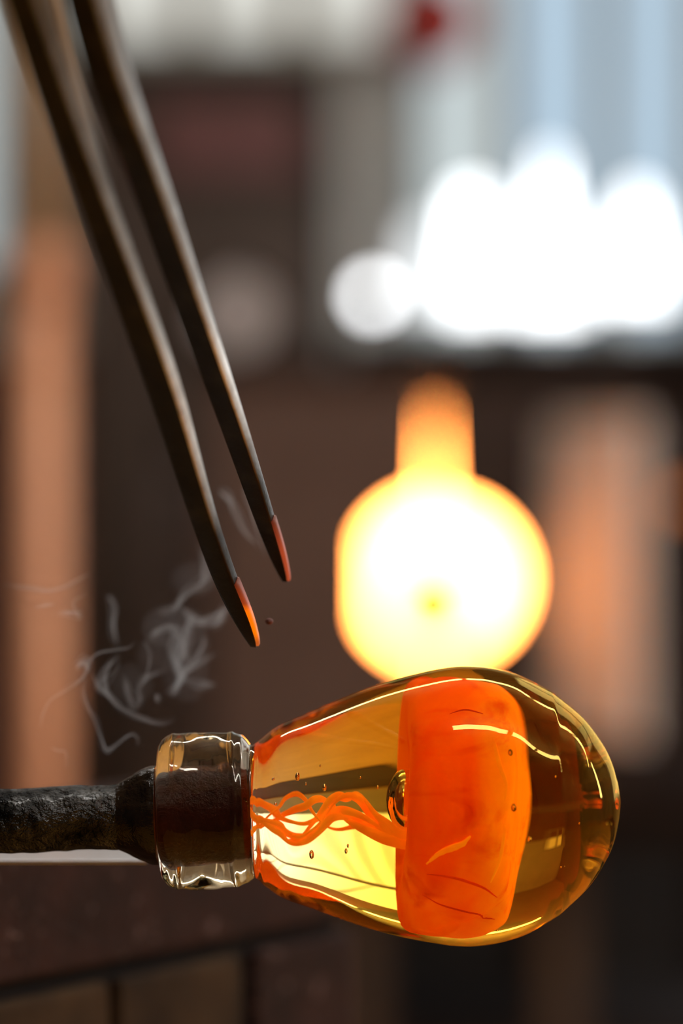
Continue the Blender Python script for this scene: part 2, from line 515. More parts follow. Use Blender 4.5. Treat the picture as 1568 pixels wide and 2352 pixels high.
# pale gauge mounted on the cabinet
c = P(548, 720, DC - 0.032)
ga = empty('gauge', c, 'round pale grey gauge fixed to the front of the dark cabinet', 'gauge')
obj('face', lathe([(0, 0), (0, 0.056), (0.034, 0.056), (0.034, 0)], c, (0, 1, 0), 32), M['grey_pale'], ga)
obj('rim', lathe([(-0.006, 0.056), (-0.006, 0.061), (0.034, 0.061), (0.034, 0.056)], c, (0, 1, 0), 32, cap=False), M['dark_steel'], ga)
# gas cylinder in front of the cabinet
c = P(405, 1400, 4.6)
tk = empty('gas_cylinder', (c.x, c.y, 0), 'grey gas cylinder standing in front of the dark cabinet', 'gas cylinder')
zt = P(405, 1080, 4.6).z
mgc = mottled('dull_grey_brown_paint', (0.12, 0.088, 0.082), (0.15, 0.11, 0.102), 5, 0.7)
obj('tank', lathe([(0, 0.0), (0, 0.046), (0.01, 0.05), (zt - 0.08, 0.05), (zt - 0.03, 0.042), (zt, 0.02), (zt + 0.01, 0.0)], (c.x, c.y, 0), (0, 0, 1), 32), mgc, tk, True)
obj('valve', lathe([(zt + 0.008, 0), (zt + 0.008, 0.012), (zt + 0.05, 0.012), (zt + 0.05, 0)], (c.x, c.y, 0), (0, 0, 1), 16), M['dark_steel'], tk, True)

# ------------------------------------------------------------------ copper post at the left edge
DPOST = 3.2
c = P(100, 1176, DPOST)
post = empty('standing_pipe', (c.x, c.y, 0), 'upright copper pipe with a tan upper length at the left edge', 'pipe')
zs = P(0, 690, DPOST).z
obj('copper_length', lathe([(0.012, 0.021), (zs, 0.021)], (c.x, c.y, 0), (0, 0, 1), 32), M['copper'], post, True)
obj('upper_length', lathe([(zs + 0.05, 0.021), (ROOM_Z, 0.021)], (c.x, c.y, 0), (0, 0, 1), 32), M['tan_upper'], post, True)  # tan above the coupling, copper below
obj('coupling', lathe([(zs - 0.01, 0.021), (zs, 0.025), (zs + 0.05, 0.025), (zs + 0.06, 0.021)], (c.x, c.y, 0), (0, 0, 1), 32, cap=False), M['copper'], post, True)
obj('base_flange', lathe([(0, 0.0), (0, 0.06), (0.012, 0.06), (0.014, 0.021)], (c.x, c.y, 0), (0, 0, 1), 32), M['copper'], post)

# ------------------------------------------------------------------ brick pier and steel bench rail behind the pipe
m, nt, b, out = mat_base('dark_scorched_brick')
co = coords(nt)
f1 = noise_tex(nt, co, 28, 5, 0.65); f2 = noise_tex(nt, co, 240, 3, 0.7)
nt.links.new(ramp(nt, f1, [(0.3, (0.014, 0.005, 0.003)), (0.6, (0.034, 0.011, 0.007)), (0.85, (0.056, 0.021, 0.013))]), b.inputs['Base Color'])
b.inputs['Roughness'].default_value = 0.8; b.inputs['Specular IOR Level'].default_value = 0.2
gr = ramp(nt, noise_tex(nt, co, 150, 2, 0.5), [(0.66, (0, 0, 0)), (0.74, (0.9, 0.9, 0.9))])
mx = nt.nodes.new('ShaderNodeMix'); mx.data_type = 'RGBA'; mx.inputs[7].default_value = (0.16, 0.10, 0.085, 1)
old = b.inputs['Base Color'].links[0].from_socket
nt.links.new(gr, mx.inputs[0]); nt.links.new(old, mx.inputs[6]); nt.links.new(mx.outputs[2], b.inputs['Base Color'])
bump(nt, f2, b, 0.002, 0.9)
M['brick_dark'] = m
m, nt, b, out = mat_base('tan_scorched_brick')
co = coords(nt)
f1 = noise_tex(nt, co, 22, 5, 0.65); f2 = noise_tex(nt, co, 200, 3, 0.7)
nt.links.new(ramp(nt, f1, [(0.3, (0.020, 0.011, 0.006)), (0.7, (0.060, 0.034, 0.016))]), b.inputs['Base Color'])
b.inputs['Roughness'].default_value = 0.85; b.inputs['Specular IOR Level'].default_value = 0.15
bump(nt, f2, b, 0.0015, 0.8)
M['brick_tan'] = m
M['mortar'] = mottled('sooty_mortar', (0.006, 0.004, 0.004), (0.012, 0.008, 0.007), 40, 0.95)

p0 = P(0, 2285, 1.055); p1 = P(560, 2180, 1.175)     # joint line between the courses
yaw = math.atan2(p1.y - p0.y, p1.x - p0.x)
zj = p0.z
pier_o = Vector((p0.x, p0.y, 0))
pier = empty('brick_pier', pier_o, 'sooty brick pier behind and below the blowing pipe', 'brick pier')
RM = Matrix.Translation(pier_o) @ Matrix.Rotation(yaw, 4, 'Z')
# local frame: +x along the face to the right, y = depth behind the face
s_of = lambda px: ((px - 784) / FPX * pier_o.y - pier_o.x) / (math.cos(yaw) - (px - 784) / FPX * math.sin(yaw))
ztop = P(0, 1950, 1.055).z + 0.003
g = 0.0035
pieces = [(-0.16, s_of(815), zj + g, ztop, M['brick_dark'])]
rows = [(zj - 0.052, zj - g)]
pieces += [(-0.13, s_of(270) - g, zj - 0.052, zj - g, M['brick_tan']),
           (s_of(270) + g * 0.3, s_of(552) - 0.0, zj - 0.052, zj - g, M['brick_tan']),
           (s_of(590), s_of(815), zj - 0.052, zj - g, M['brick_dark'])]
z = zj - 0.052 - 2 * g
while z > 0.06:
    z0 = max(z - 0.06, 0.0)
    off = random.uniform(-0.03, 0.03)
    for a, bb in ((-0.16, -0.03 + off), (-0.024 + off, 0.09 + off), (0.096 + off, s_of(815))):
        pieces.append((a, bb, z0, z, M['brick_tan'] if random.random() < 0.5 else M['brick_dark']))
    z = z0 - 2 * g
for a, bb, za, zb, mm in pieces:
    j = random.uniform(-0.0012, 0.0012)
    obj('brick', xform(box(a, bb, j, 0.10, za, zb, 0.0022), RM), mm, pier)
obj('mortar', xform(box(-0.158, s_of(815) - 0.004, 0.006, 0.099, 0, ztop - 0.003), RM), M['mortar'], pier)

M['steel_rail'] = mottled('worn_steel', (0.68, 0.68, 0.71), (0.82, 0.82, 0.85), 30, 0.32, 1.0, 0.0004)
ra, rb_ = P(-420, 1929, 1.02), P(352, 1929, 1.02)
zr = P(0, 1950, 0.995).z
obj_r = obj('bench_rail', box(ra.x, rb_.x, 0.985, 1.025, ztop, ztop + 0.0012, 0.0004), M['steel_rail'])
tag(obj_r, 'flat bright steel bench rail just under the dark pipe', 'rail')

# ------------------------------------------------------------------ the hot glass on its pipe
AX_O = P(586, 1866, D0)
AX_E = P(1424, 1838, D0)
AD = (AX_E - AX_O).normalized()
ax = lambda px, off=0.0: AX_O + AD * ((px - 586) * U) + Vector((0, 0, -off * U))

m, nt, b, out = mat_base('amber_hot_glass')
nt.nodes.remove(b)
gl = nt.nodes.new('ShaderNodeBsdfGlass'); gl.inputs['IOR'].default_value = 1.5; gl.inputs['Roughness'].default_value = 0.0
tc = nt.nodes.new('ShaderNodeTexCoord'); sp = nt.nodes.new('ShaderNodeSeparateXYZ')
nt.links.new(tc.outputs['Object'], sp.inputs[0])
mr = nt.nodes.new('ShaderNodeMapRange')
mr.inputs['From Min'].default_value = -26 * U; mr.inputs['From Max'].default_value = 838 * U
nt.links.new(sp.outputs['X'], mr.inputs['Value'])
nt.links.new(ramp(nt, mr.outputs[0], [(0.0, (0.99, 0.96, 0.86)), (0.08, (0.99, 0.93, 0.74)), (0.20, (0.99, 0.87, 0.48)), (0.38, (0.99, 0.78, 0.24)), (0.75, (0.99, 0.66, 0.16)), (1.0, (0.98, 0.60, 0.14))]), gl.inputs['Color'])
nt.links.new(gl.outputs[0], out.inputs[0])
M['glass'] = m
m, nt, b, out = mat_base('bubble_glass')
nt.nodes.remove(b)
gl = nt.nodes.new('ShaderNodeBsdfGlass'); gl.inputs['IOR'].default_value = 1.5; gl.inputs['Roughness'].default_value = 0.0
nt.links.new(gl.outputs[0], out.inputs[0])
M['bubble'] = m

piece = empty('glass_paperweight', AX_O, 'egg-shaped amber hot glass paperweight with an orange jellyfish inside, on the pipe end', 'glass')
prof_px = [(363, 0), (364, 95), (366, 130), (372, 154), (388, 171), (412, 178), (450, 179), (500, 180), (535, 179), (558, 172), (572, 160),
           (580, 152), (590, 156), (604, 168), (643, 196), (706, 221), (821, 266), (907, 293), (999, 313), (1057, 320), (1100, 319),
           (1143, 313), (1200, 296), (1263, 262), (1286, 246), (1344, 194), (1384, 138), (1405, 95), (1418, 48)]
prof = [(t, max(r, 0)) for t, r in catmull(prof_px, 10)]
prof += [(1422.5, 24), (1424, 0)]
prof[0] = (363, 0)


def glass_disp(t, th, p):
    px = t / U + 586
    q = Vector((p.x * 14, p.y * 14, p.z * 14))
    d = 3.0 * noise.noise(q) * U
    k = max(0.0, min(1.0, (600 - px) / 40.0))
    d += (2.6 * math.exp(-((px - 404 - 4 * math.sin(2 * th)) / 6) ** 2) + 3.0 * math.exp(-((px - 541 + 3 * math.sin(3 * th)) / 6) ** 2)) * U
    d += k * 9.0 * U * (p - (AX_O + AD * t)).normalized().z
    d += k * (7.0 * noise.noise(Vector((px * 0.012, math.cos(th) * 1.3, math.sin(th) * 1.3))) + 3.0 * noise.noise(Vector((px * 0.03 + 9, math.cos(th) * 3, math.sin(th) * 3)))) * U
    return d


obj('glass_body', lathe([((t - 586) * U, r * U) for t, r in prof], AX_O, AD, 160, glass_disp), M['glass'], piece, True)


def hot(name, dark, light, em, sc_=40, stretch=(1, 1, 1), dist=1.0):
    """opaque hot orange glass: diffuse colour plus its own dull glow"""
    m, nt, b, out = mat_base(name)
    f = noise_tex(nt, coords(nt, stretch), sc_, 4, 0.5, dist)
    col = ramp(nt, f, [(0.32, dark), (0.68, light)])
    nt.links.new(col, b.inputs['Base Color'])
    nt.links.new(col, b.inputs['Emission Color'])
    b.inputs['Emission Strength'].default_value = em
    b.inputs['Roughness'].default_value = 0.6
    b.inputs['Specular IOR Level'].default_value = 0.0
    return m


M['bell'] = hot('hot_orange_glass', (0.84, 0.055, 0.001), (1.0, 0.15, 0.003), 0.46, 22, (1.0, 1.0, 0.45), 2.2)
nt = M['bell'].node_tree                     # paler orange towards the right end
b = nt.nodes['Principled BSDF']
tc = nt.nodes.new('ShaderNodeTexCoord'); sp = nt.nodes.new('ShaderNodeSeparateXYZ')
nt.links.new(tc.outputs['Object'], sp.inputs[0])
f3 = noise_tex(nt, coords(nt, (1, 1, 0.5)), 55, 5, 0.6, 1.2)
mr = nt.nodes.new('ShaderNodeMapRange')
mr.inputs['From Min'].default_value = (1075 - 586) * U; mr.inputs['From Max'].default_value = (1180 - 586) * U
nt.links.new(sp.outputs['X'], mr.inputs['Value'])
mu = nt.nodes.new('ShaderNodeMath'); mu.operation = 'MULTIPLY'
nt.links.new(mr.outputs[0], mu.inputs[0]); nt.links.new(f3, mu.inputs[1])
mu2 = nt.nodes.new('ShaderNodeMath'); mu2.operation = 'MULTIPLY'; mu2.inputs[1].default_value = 2.2
nt.links.new(mu.outputs[0], mu2.inputs[0])
mx = nt.nodes.new('ShaderNodeMix'); mx.data_type = 'RGBA'
mx.inputs[7].default_value = (1.0, 0.36, 0.010, 1)
old = b.inputs['Base Color'].links[0].from_socket
nt.links.new(mu2.outputs[0], mx.inputs[0]); nt.links.new(old, mx.inputs[6])
f4 = noise_tex(nt, coords(nt, (0.7, 1.0, 1.9)), 30, 4, 0.55, 2.6)      # drawn-out streaks of darker red in the orange
st = ramp(nt, f4, [(0.30, (0.72, 0.40, 0.3)), (0.46, (1, 1, 1))])
m2 = nt.nodes.new('ShaderNodeMix'); m2.data_type = 'RGBA'; m2.blend_type = 'MULTIPLY'; m2.inputs[0].default_value = 1.0
nt.links.new(mx.outputs[2], m2.inputs[6]); nt.links.new(st, m2.inputs[7])
nt.links.new(m2.outputs[2], b.inputs['Base Color']); nt.links.new(m2.outputs[2], b.inputs['Emission Color'])
M['tentacle'] = hot('hot_orange_thread', (0.78, 0.13, 0.004), (0.95, 0.24, 0.01), 0.5, 60)

# bell: a thick soft-edged disc standing across the axis
BX, BT, BR = 1053, 104, 206
tilt = math.radians(3.5)
bell_prof = [(-0.50, 0), (-0.62, 0.15), (-0.80, 0.30), (-0.95, 0.5), (-1.02, 0.68), (-1.0, 0.82), (-0.88, 0.93), (-0.62, 0.985), (-0.2, 1.0), (0.3, 0.99),
             (0.66, 0.94), (0.86, 0.84), (0.95, 0.68), (1.02, 0.45), (1.10, 0.22), (1.12, 0)]
bp = [(t * BT * U, max(r, 0) * BR * U) for t, r in catmull(bell_prof, 4)]
bp[0] = (bp[0][0], 0); bp[-1] = (bp[-1][0], 0)


def bell_disp(t, th, p):
    q = Vector((p.x * 55, p.y * 55, p.z * 55))
    d = 12.0 * noise.noise(q) + 5.0 * noise.noise(q * 2.3)
    fold = math.sin(th * 5 + t / U * 0.02 + 1.5 * noise.noise(q * 0.6))
    return (d - 15.0 * max(0, fold) ** 8 * (0.4 + noise.noise(q * 0.8 + Vector((5, 5, 5))))) * U


b_dir = Vector((math.cos(tilt), 0, -math.sin(tilt)))
bell_g = lathe(bp, ax(BX), b_dir, 96, bell_disp)
bell_g = ([(x, D0 + (y - D0) * 0.84, z) for x, y, z in bell_g[0]], bell_g[1])
bell = obj('jellyfish_bell', bell_g, M['bell'], piece, True)
bell['label'] = 'opaque glowing orange bell of the jellyfish'
# creases and paler licks lying in the surface of the bell
from mathutils.bvhtree import BVHTree
tree = BVHTree.FromPolygons([Vector(v) for v in bell_g[0]], bell_g[1])
M['crease'] = hot('dark_red_crease', (0.55, 0.022, 0.001), (0.70, 0.035, 0.001), 0.36, 60)
M['lick'] = hot('pale_orange_lick', (1.0, 0.22, 0.005), (1.0, 0.34, 0.010), 0.5, 60)
for name, mm, w, line in (
        ('lick', 'lick', 7.0, [(983.6, -92.8), (1010.0, -74.4), (1036.9, -63.5), (1058.5, -55.5), (1072.4, -41.5)]),
        ('crease', 'crease', 4.0, [(984.5, -112), (1023.9, -116), (1063.3, -125), (1100.7, -140), (1124, -155)]),
        ('crease', 'crease', 3.2, [(976, -150), (1011.4, -166), (1057.6, -177), (1101.1, -184), (1120, -187)]),
        ('crease', 'crease', 3.0, [(1034.9, 178), (1067.6, 182), (1100, 175)]),
        ('lick', 'lick', 6.0, [(1118, 138), (1126, 90), (1138, 52), (1136, 20)]),
        ('lick', 'lick', 5.0, [(1138, 0), (1134, -40), (1126, -90), (1112, -130)])):
    pts = []
    cl = catmull(line, 8)
    for i, (px, dz) in enumerate(cl):
        c = ax(px, -dz)
        hit = tree.ray_cast(Vector((c.x, D0 - 0.06, c.z)), Vector((0, 1, 0)))[0]
        if hit is None: continue
        f = i / (len(cl) - 1)
        pts.append((hit.x, hit.y, hit.z, w * U * (0.15 + 0.85 * math.sin(math.pi * min(max(f, 0.02), 0.98)) ** 0.8)))
    if len(pts) > 3:
        obj(name, tube(pts, 8, 0.3, (0, 1, 0)), M[mm], bell, True)


# trailing tentacles, twisted about each other
TENT = [
    [(556, 6, 16), (590, 12, 19), (631.0, 16.0, 15.7), (666.9, 14.6, 5.5), (675.6, -2.8, -9.5), (699.9, -17.1, -16.4), (728.2, -12.7, -19.1), (759.9, 5.6, -13.7), (777.7, 17.8, -8.0), (800.7, 10.5, -4.4), (825.0, -8.2, -1.4), (860.9, -18.0, -10.6), (900.6, -10.0, -30.3), (935.5, -10.0, -45.6), (975, -6, -50)],
    [(556, 8, 4), (594.6, 2.5, -1.2), (646.6, -14.7, -13.4), (670.6, -15.9, -30.7), (687.3, 0.3, -45.7), (707.6, 16.2, -49.5), (736.6, 14.4, -45.0), (758.0, -3.1, -32.8), (778.9, -11.0, -18.4), (797.8, -11.0, -9.7), (830, 4, -12), (880, 12, -25), (975, 4, -52)],
    [(556, -6, -28), (600, -10, -30), (633.3, -11.0, -22.8), (657.0, -17.7, -5.9), (673.3, -5.0, 7.3), (686.1, 13.1, 18.9), (710.7, 16.9, 24.0), (731.7, 2.2, 15.8), (744.5, -14.9, 1.1), (762.5, -15.8, -14.1), (785.3, 0.6, -26.4), (813.6, 16.3, -31.3), (852.1, 14.2, -26.9), (875.1, -3.4, -26.4), (913.3, -12.0, -35.9), (935.3, -12.0, -49.1), (975, -8, -56)],
    [(590, -14, -26), (642.6, -9.9, -21.1), (670.5, 8.9, -15.3), (680.5, 18.0, -7.7), (703.5, 7.4, 1.5), (729.7, -11.3, 8.4), (747.3, -17.6, 18.1), (770.3, -4.7, 17.7), (793.4, 13.3, 4.3), (814.6, 16.8, -8.8), (833.5, 1.9, -18.6), (860.4, -15.1, -29.1), (900.1, -10.0, -42.9), (935.4, -10.0, -51.0), (975, -4, -58)],
    [(690, 10, -46), (718.8, 17.4, -41.2), (744.1, 11.9, -24.3), (764.0, -6.6, -5.6), (784.5, -17.9, 15.3), (807.0, -9.7, 22.1), (830.4, 9.2, 16.4), (851.8, 18.0, 20.0), (869.9, 7.1, 10.3), (888.2, -11.5, -8.1), (913.9, -11.0, -25.1), (935.6, -11.0, -40.1), (975, -6, -48)],
    [(556, -10, -32), (590, -14, -33), (632.6, -13.7, -23.6), (661.4, 4.2, -16.7), (677.9, 17.5, -23.0), (691.9, 11.7, -35.3), (716.0, -6.9, -39.1), (746.4, -12.0, -28.6), (768.2, -12.0, -16.3), (800, 2, 8)],
    [(640, -18, -10), (669.9, -16.5, -17.5), (682.5, -1.2, -31.2), (708.1, 15.5, -39.2), (743.8, 15.2, -36.5), (769.4, -1.7, -18.8), (797.9, -16.7, 13.0), (825.1, -13.5, 23.1), (854.6, 4.5, 14.6), (878.4, 17.6, -5.1), (903.5, -10.0, -24.9), (932.4, -10.0, -41.9), (975, -6, -50)]]
TW = [6.0, 7.5, 3.8, 6.2, 6.0, 4.2, 5.5]
for i, tp in enumerate(TENT):
    pts = []
    for j, (px, dy, dz) in enumerate(tp):
        c = ax(px, -dz) + Vector((0, dy * U, 0))
        w = TW[i] * (0.8 + 0.3 * math.sin(j * 0.9 + i)) * (1.0 + 0.8 * max(0, (px - 760) / 200))
        pts.append((c.x, c.y, c.z, w * U))
    obj('tentacle', tube(catmull(pts, 5), 8), M['tentacle'], piece, True)


def flip(o):
    bm = bmesh.new(); bm.from_mesh(o.data)
    bmesh.ops.reverse_faces(bm, faces=bm.faces[:]); bm.to_mesh(o.data); bm.free()
    o.data.polygons.foreach_set('use_smooth', [True] * len(o.data.polygons))
    return o


# air bubbles trapped in the glass
flip(obj('bubble', sphere(ax(951, -12) + Vector((0, -0.001, 0)), 46 * U, 0.85, 1, 1.05), M['bubble'], piece, True))
bub = [(702.4, 67.0, 60, 6.5), (767.1, 46.6, 70, 5.5), (736.8, -70.4, 60, 7), (820.6, -64.7, 40, 4), (826.3, -56.1, 30, 3),
       (657.6, 61.1, 40, 2.5), (1154.9, 132.3, 236, 6.5), (1158.9, 15.5, 238, 7), (1188.1, -52.0, 190, 5), (1130.2, -246.3, 120, 3.5),
       (731.4, 42.3, 0, 2.2), (894.5, 32.8, 0, 2.5), (760, 80, 40, 2), (850, 60, 60, 2), (1240, 60, 120, 2.5), (1290, -30, 120, 2.5), (660, 20, 60, 2.4), (1250, -110, 100, 2.2)]
for px, dz, front, r in bub:
    c = ax(px, -dz) + Vector((0, -front * U, 0))
    flip(obj('bubble', sphere(c, r * U, 0.85, 1, 1.2, 14, 8), M['bubble'], piece, True))

# blowing pipe with its crust of black scale
m, nt, b, out = mat_base('black_pipe_scale')
co = coords(nt, (1, 1, 1))
f1 = noise_tex(nt, co, 90, 6, 0.62, 0.4); f2 = noise_tex(nt, co, 420, 4, 0.6)
nt.links.new(ramp(nt, f1, [(0.35, (0.002, 0.002, 0.002)), (0.62, (0.005, 0.005, 0.004)), (0.8, (0.02, 0.02, 0.018))]), b.inputs['Base Color'])
nt.links.new(ramp(nt, f1, [(0.3, (0.06,) * 3), (0.7, (0.30,) * 3)]), b.inputs['Roughness'])
nt.links.new(ramp(nt, noise_tex(nt, co, 55, 4, 0.6), [(0.44, (0.06,) * 3), (0.62, (0.8,) * 3)]), b.inputs['Specular IOR Level'])
ad_ = nt.nodes.new('ShaderNodeMath'); ad_.operation = 'MULTIPLY_ADD'; ad_.inputs[1].default_value = 0.3
nt.links.new(f2, ad_.inputs[0]); nt.links.new(f1, ad_.inputs[2])
bump(nt, ad_.outputs[0], b, 0.0040, 1.0)
M['scale'] = m
m, nt, b, out = mat_base('brown_pipe_head')
co = coords(nt)
f1 = noise_tex(nt, co, 300, 4, 0.7)
nt.links.new(ramp(nt, f1, [(0.3, (0.018, 0.003, 0.001)), (0.66, (0.034, 0.006, 0.002)), (0.78, (0.16, 0.06, 0.02))]), b.inputs['Base Color'])
b.inputs['Roughness'].default_value = 0.35
b.inputs['Specular IOR Level'].default_value = 0.08
bump(nt, f1, b, 0.001, 0.7)
M['head'] = m
m, nt, b, out = mat_base('black_glass_crust')
co = coords(nt)
f1 = noise_tex(nt, co, 160, 5, 0.65)
nt.links.new(ramp(nt, f1, [(0.4, (0.006, 0.004, 0.003)), (0.75, (0.03, 0.016, 0.008))]), b.inputs['Base Color'])
b.inputs['Roughness'].default_value = 0.14
bump(nt, f1, b, 0.0016, 0.6)
M['crust'] = m

pipe = empty('blowing_pipe', ax(100), 'black scaled iron blowing pipe entering from the left, glass on its end', 'pipe')


def pipe_disp(t, th, p):
    q = Vector((p.x * 90, p.y * 90, p.z * 90))
    return (4.0 * noise.noise(q) + 2.0 * noise.noise(q * 2.7)) * U


def steps(a, b_, r, n): return [((a + (b_ - a) * i / n - 586) * U, r * U) for i in range(n + 1)]


obj('shaft', lathe(steps(-1500, 366, 75, 300), AX_O, AD, 64, pipe_disp), M['scale'], pipe, True)
obj('pipe_head', lathe(steps(368, 548, 74, 40), AX_O, AD, 64, lambda t, th, p: pipe_disp(t, th, p) * 0.6), M['head'], pipe, True)
cr = catmull([(262, 70), (285, 82), (305, 92), (325, 104), (345, 112), (361, 114)], 6)
cr = [((t - 586) * U, r * U) for t, r in cr] + [((362 - 586) * U, 70 * U)]
obj('crust', lathe(cr, AX_O, AD, 72, lambda t, th, p: pipe_disp(t, th, p) * 1.6), M['crust'], pipe, True)

# ------------------------------------------------------------------ tweezers
def steel(name, c0, c1, c2, metal, r0, r1):
    m, nt, b, out = mat_base(name)
    co = coords(nt)
    f1 = noise_tex(nt, co, 60, 5, 0.65); f2 = noise_tex(nt, co, 400, 3, 0.6)
    nt.links.new(ramp(nt, f1, [(0.3, c0), (0.55, c1), (0.75, c2)]), b.inputs['Base Color'])
    b.inputs['Metallic'].default_value = metal
    nt.links.new(ramp(nt, f1, [(0.3, (r0,) * 3), (0.7, (r1,) * 3)]), b.inputs['Roughness'])
    b.inputs['Specular IOR Level'].default_value = 0.3
    bump(nt, f2, b, 0.0004, 0.5)
    return m


M['tweezer'] = steel('dark_tweezer_scale', (0.008, 0.007, 0.006), (0.018, 0.015, 0.012), (0.045, 0.036, 0.021), 0.2, 0.6, 0.45)
M['lit_edge'] = steel('lit_tweezer_edge', (0.48, 0.44, 0.41), (0.80, 0.78, 0.75), (0.95, 0.93, 0.90), 0.75, 0.5, 0.36)
nt = M['lit_edge'].node_tree                     # light on this face painted into its colour, fading towards tip and handle
b = nt.nodes['Principled BSDF']
tc = nt.nodes.new('ShaderNodeTexCoord'); sp = nt.nodes.new('ShaderNodeSeparateXYZ')
nt.links.new(tc.outputs['Generated'], sp.inputs[0])
wr = ramp(nt, sp.outputs['Z'], [(0.17, (0.05,) * 3), (0.29, (0.8,) * 3), (0.36, (1.0,) * 3), (0.46, (0.5,) * 3), (0.65, (0.36,) * 3), (0.85, (0.3,) * 3)])
mx = nt.nodes.new('ShaderNodeMix'); mx.data_type = 'RGBA'; mx.blend_type = 'MULTIPLY'; mx.inputs[0].default_value = 1.0
old = b.inputs['Base Color'].links[0].from_socket
nt.links.new(old, mx.inputs[6]); nt.links.new(wr, mx.inputs[7]); nt.links.new(mx.outputs[2], b.inputs['Base Color'])

TA = [(-40, -330, 100), (10, -160, 100), (66, 0, 98), (102, 128, 92), (153, 270, 80), (204, 408, 74), (258, 561, 76), (316, 714, 80), (383, 900, 76),
      (397, 953, 72), (442, 1106, 60), (487, 1259, 54), (520, 1340, 52), (554, 1412, 46), (574, 1455, 34), (583, 1484, 14)]
TB = [(110, -330, 98), (160, -160, 100), (205, 0, 100), (224, 102, 96), (273, 245, 90), (327, 367, 82), (371, 495, 78), (415, 638, 76), (478, 800, 64),
      (527, 953, 60), (582, 1106, 50), (609, 1198, 42), (634, 1270, 38), (648, 1310, 26), (655, 1334, 12)]


def tine(path, d_tip, d_top, ph0, ph1):
    n = len(path)
    ys = [p[1] for p in path]
    pts = []
    for x, y, w in path:
        f = (ys[-1] - y) / ys[-1]
        d = d_tip + (d_top - d_tip) * f
        p = P(x, y, d)
        pts.append((p.x, p.y, p.z, 1.14 * w * d / FPX, f))
    pts = catmull(pts, 6)
    for _ in range(2):                       # hammered bars run smooth: average out the wobble
        q = list(pts)
        for i in range(1, len(pts) - 1):
            h = min(6, i, len(pts) - 1 - i)
            q[i] = tuple(sum(p[k] for p in pts[i - h:i + h + 1]) / (2 * h + 1) for k in range(5))
        pts = q
    vs, fs, frames = [], [], []
    NK = 16
    for i, p in enumerate(pts):
        c = Vector(p[:3])
        t = (Vector(pts[min(i + 1, len(pts) - 1)][:3]) - Vector(pts[max(i - 1, 0)][:3])).normalized()
        view = (Vector((0, 0, CZ)) - c).normalized()
        side = t.cross(view).normalized()          # picture-right across the tine
        if side.x < 0: side = -side
        nv = side.cross(t).normalized()
        if nv.dot(view) < 0: nv = -nv
        phi = math.radians(ph0 + (ph1 - ph0) * max(0, min(1, 1 - p[4])))
        a = side * math.cos(phi) + nv * math.sin(phi)      # wide dark face runs along a
        bvec = nv * math.cos(phi) - side * math.sin(phi)
        wa = p[3] / (math.cos(phi) + 0.62 * abs(math.sin(phi))) / 2
        wb = wa * 0.62
        frames.append((c, a, bvec, wa, wb))
        for k in range(NK):
            th = 2 * math.pi * (k + 0.5) / NK
            e = 0.22
            ca, sa = math.cos(th), math.sin(th)
            sx_ = math.copysign(abs(ca) ** e, ca); sy_ = math.copysign(abs(sa) ** e, sa)
            vs.append(tuple(c + a * wa * sx_ + bvec * wb * sy_))
    for i in range(len(pts) - 1):
        for k in range(NK):
            k2 = (k + 1) % NK
            fs.append((i * NK + k, i * NK + k2, (i + 1) * NK + k2, (i + 1) * NK + k))
    strip = (pts, frames)
    fs.append(tuple(range(NK))); m_ = (len(pts) - 1) * NK
    fs.append(tuple(range(m_ + NK - 1, m_ - 1, -1)))
    return (vs, fs), strip


bow_c = P(10, -420, 0.74)
tw = empty('tweezers', bow_c, 'long dark steel tweezers reaching down from the upper left, tips glinting orange', 'tweezers')


def painted_glint(frames, start, name, stops, parent, label):
    """thin emissive strip along the inner edge of a tine tip standing in for reflected furnace glow"""
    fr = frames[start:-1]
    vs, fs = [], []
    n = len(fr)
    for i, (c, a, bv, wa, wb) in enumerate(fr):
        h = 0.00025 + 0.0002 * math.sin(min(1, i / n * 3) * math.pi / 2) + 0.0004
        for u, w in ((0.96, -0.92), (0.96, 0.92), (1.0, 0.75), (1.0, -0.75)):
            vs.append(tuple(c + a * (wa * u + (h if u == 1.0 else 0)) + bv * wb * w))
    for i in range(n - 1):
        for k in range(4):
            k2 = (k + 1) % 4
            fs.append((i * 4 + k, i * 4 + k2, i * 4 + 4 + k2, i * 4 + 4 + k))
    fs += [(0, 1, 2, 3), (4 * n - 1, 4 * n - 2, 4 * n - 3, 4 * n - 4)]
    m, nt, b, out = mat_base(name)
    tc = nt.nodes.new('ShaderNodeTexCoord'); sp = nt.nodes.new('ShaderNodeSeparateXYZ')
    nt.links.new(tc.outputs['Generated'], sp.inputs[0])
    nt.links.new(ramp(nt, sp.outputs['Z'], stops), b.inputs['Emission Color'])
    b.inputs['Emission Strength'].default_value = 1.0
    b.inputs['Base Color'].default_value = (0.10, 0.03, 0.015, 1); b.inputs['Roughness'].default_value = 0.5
    obj('painted_glint', (vs, fs), m, parent, True)['label'] = label  # emission stands in for furnace light reflected by the steel


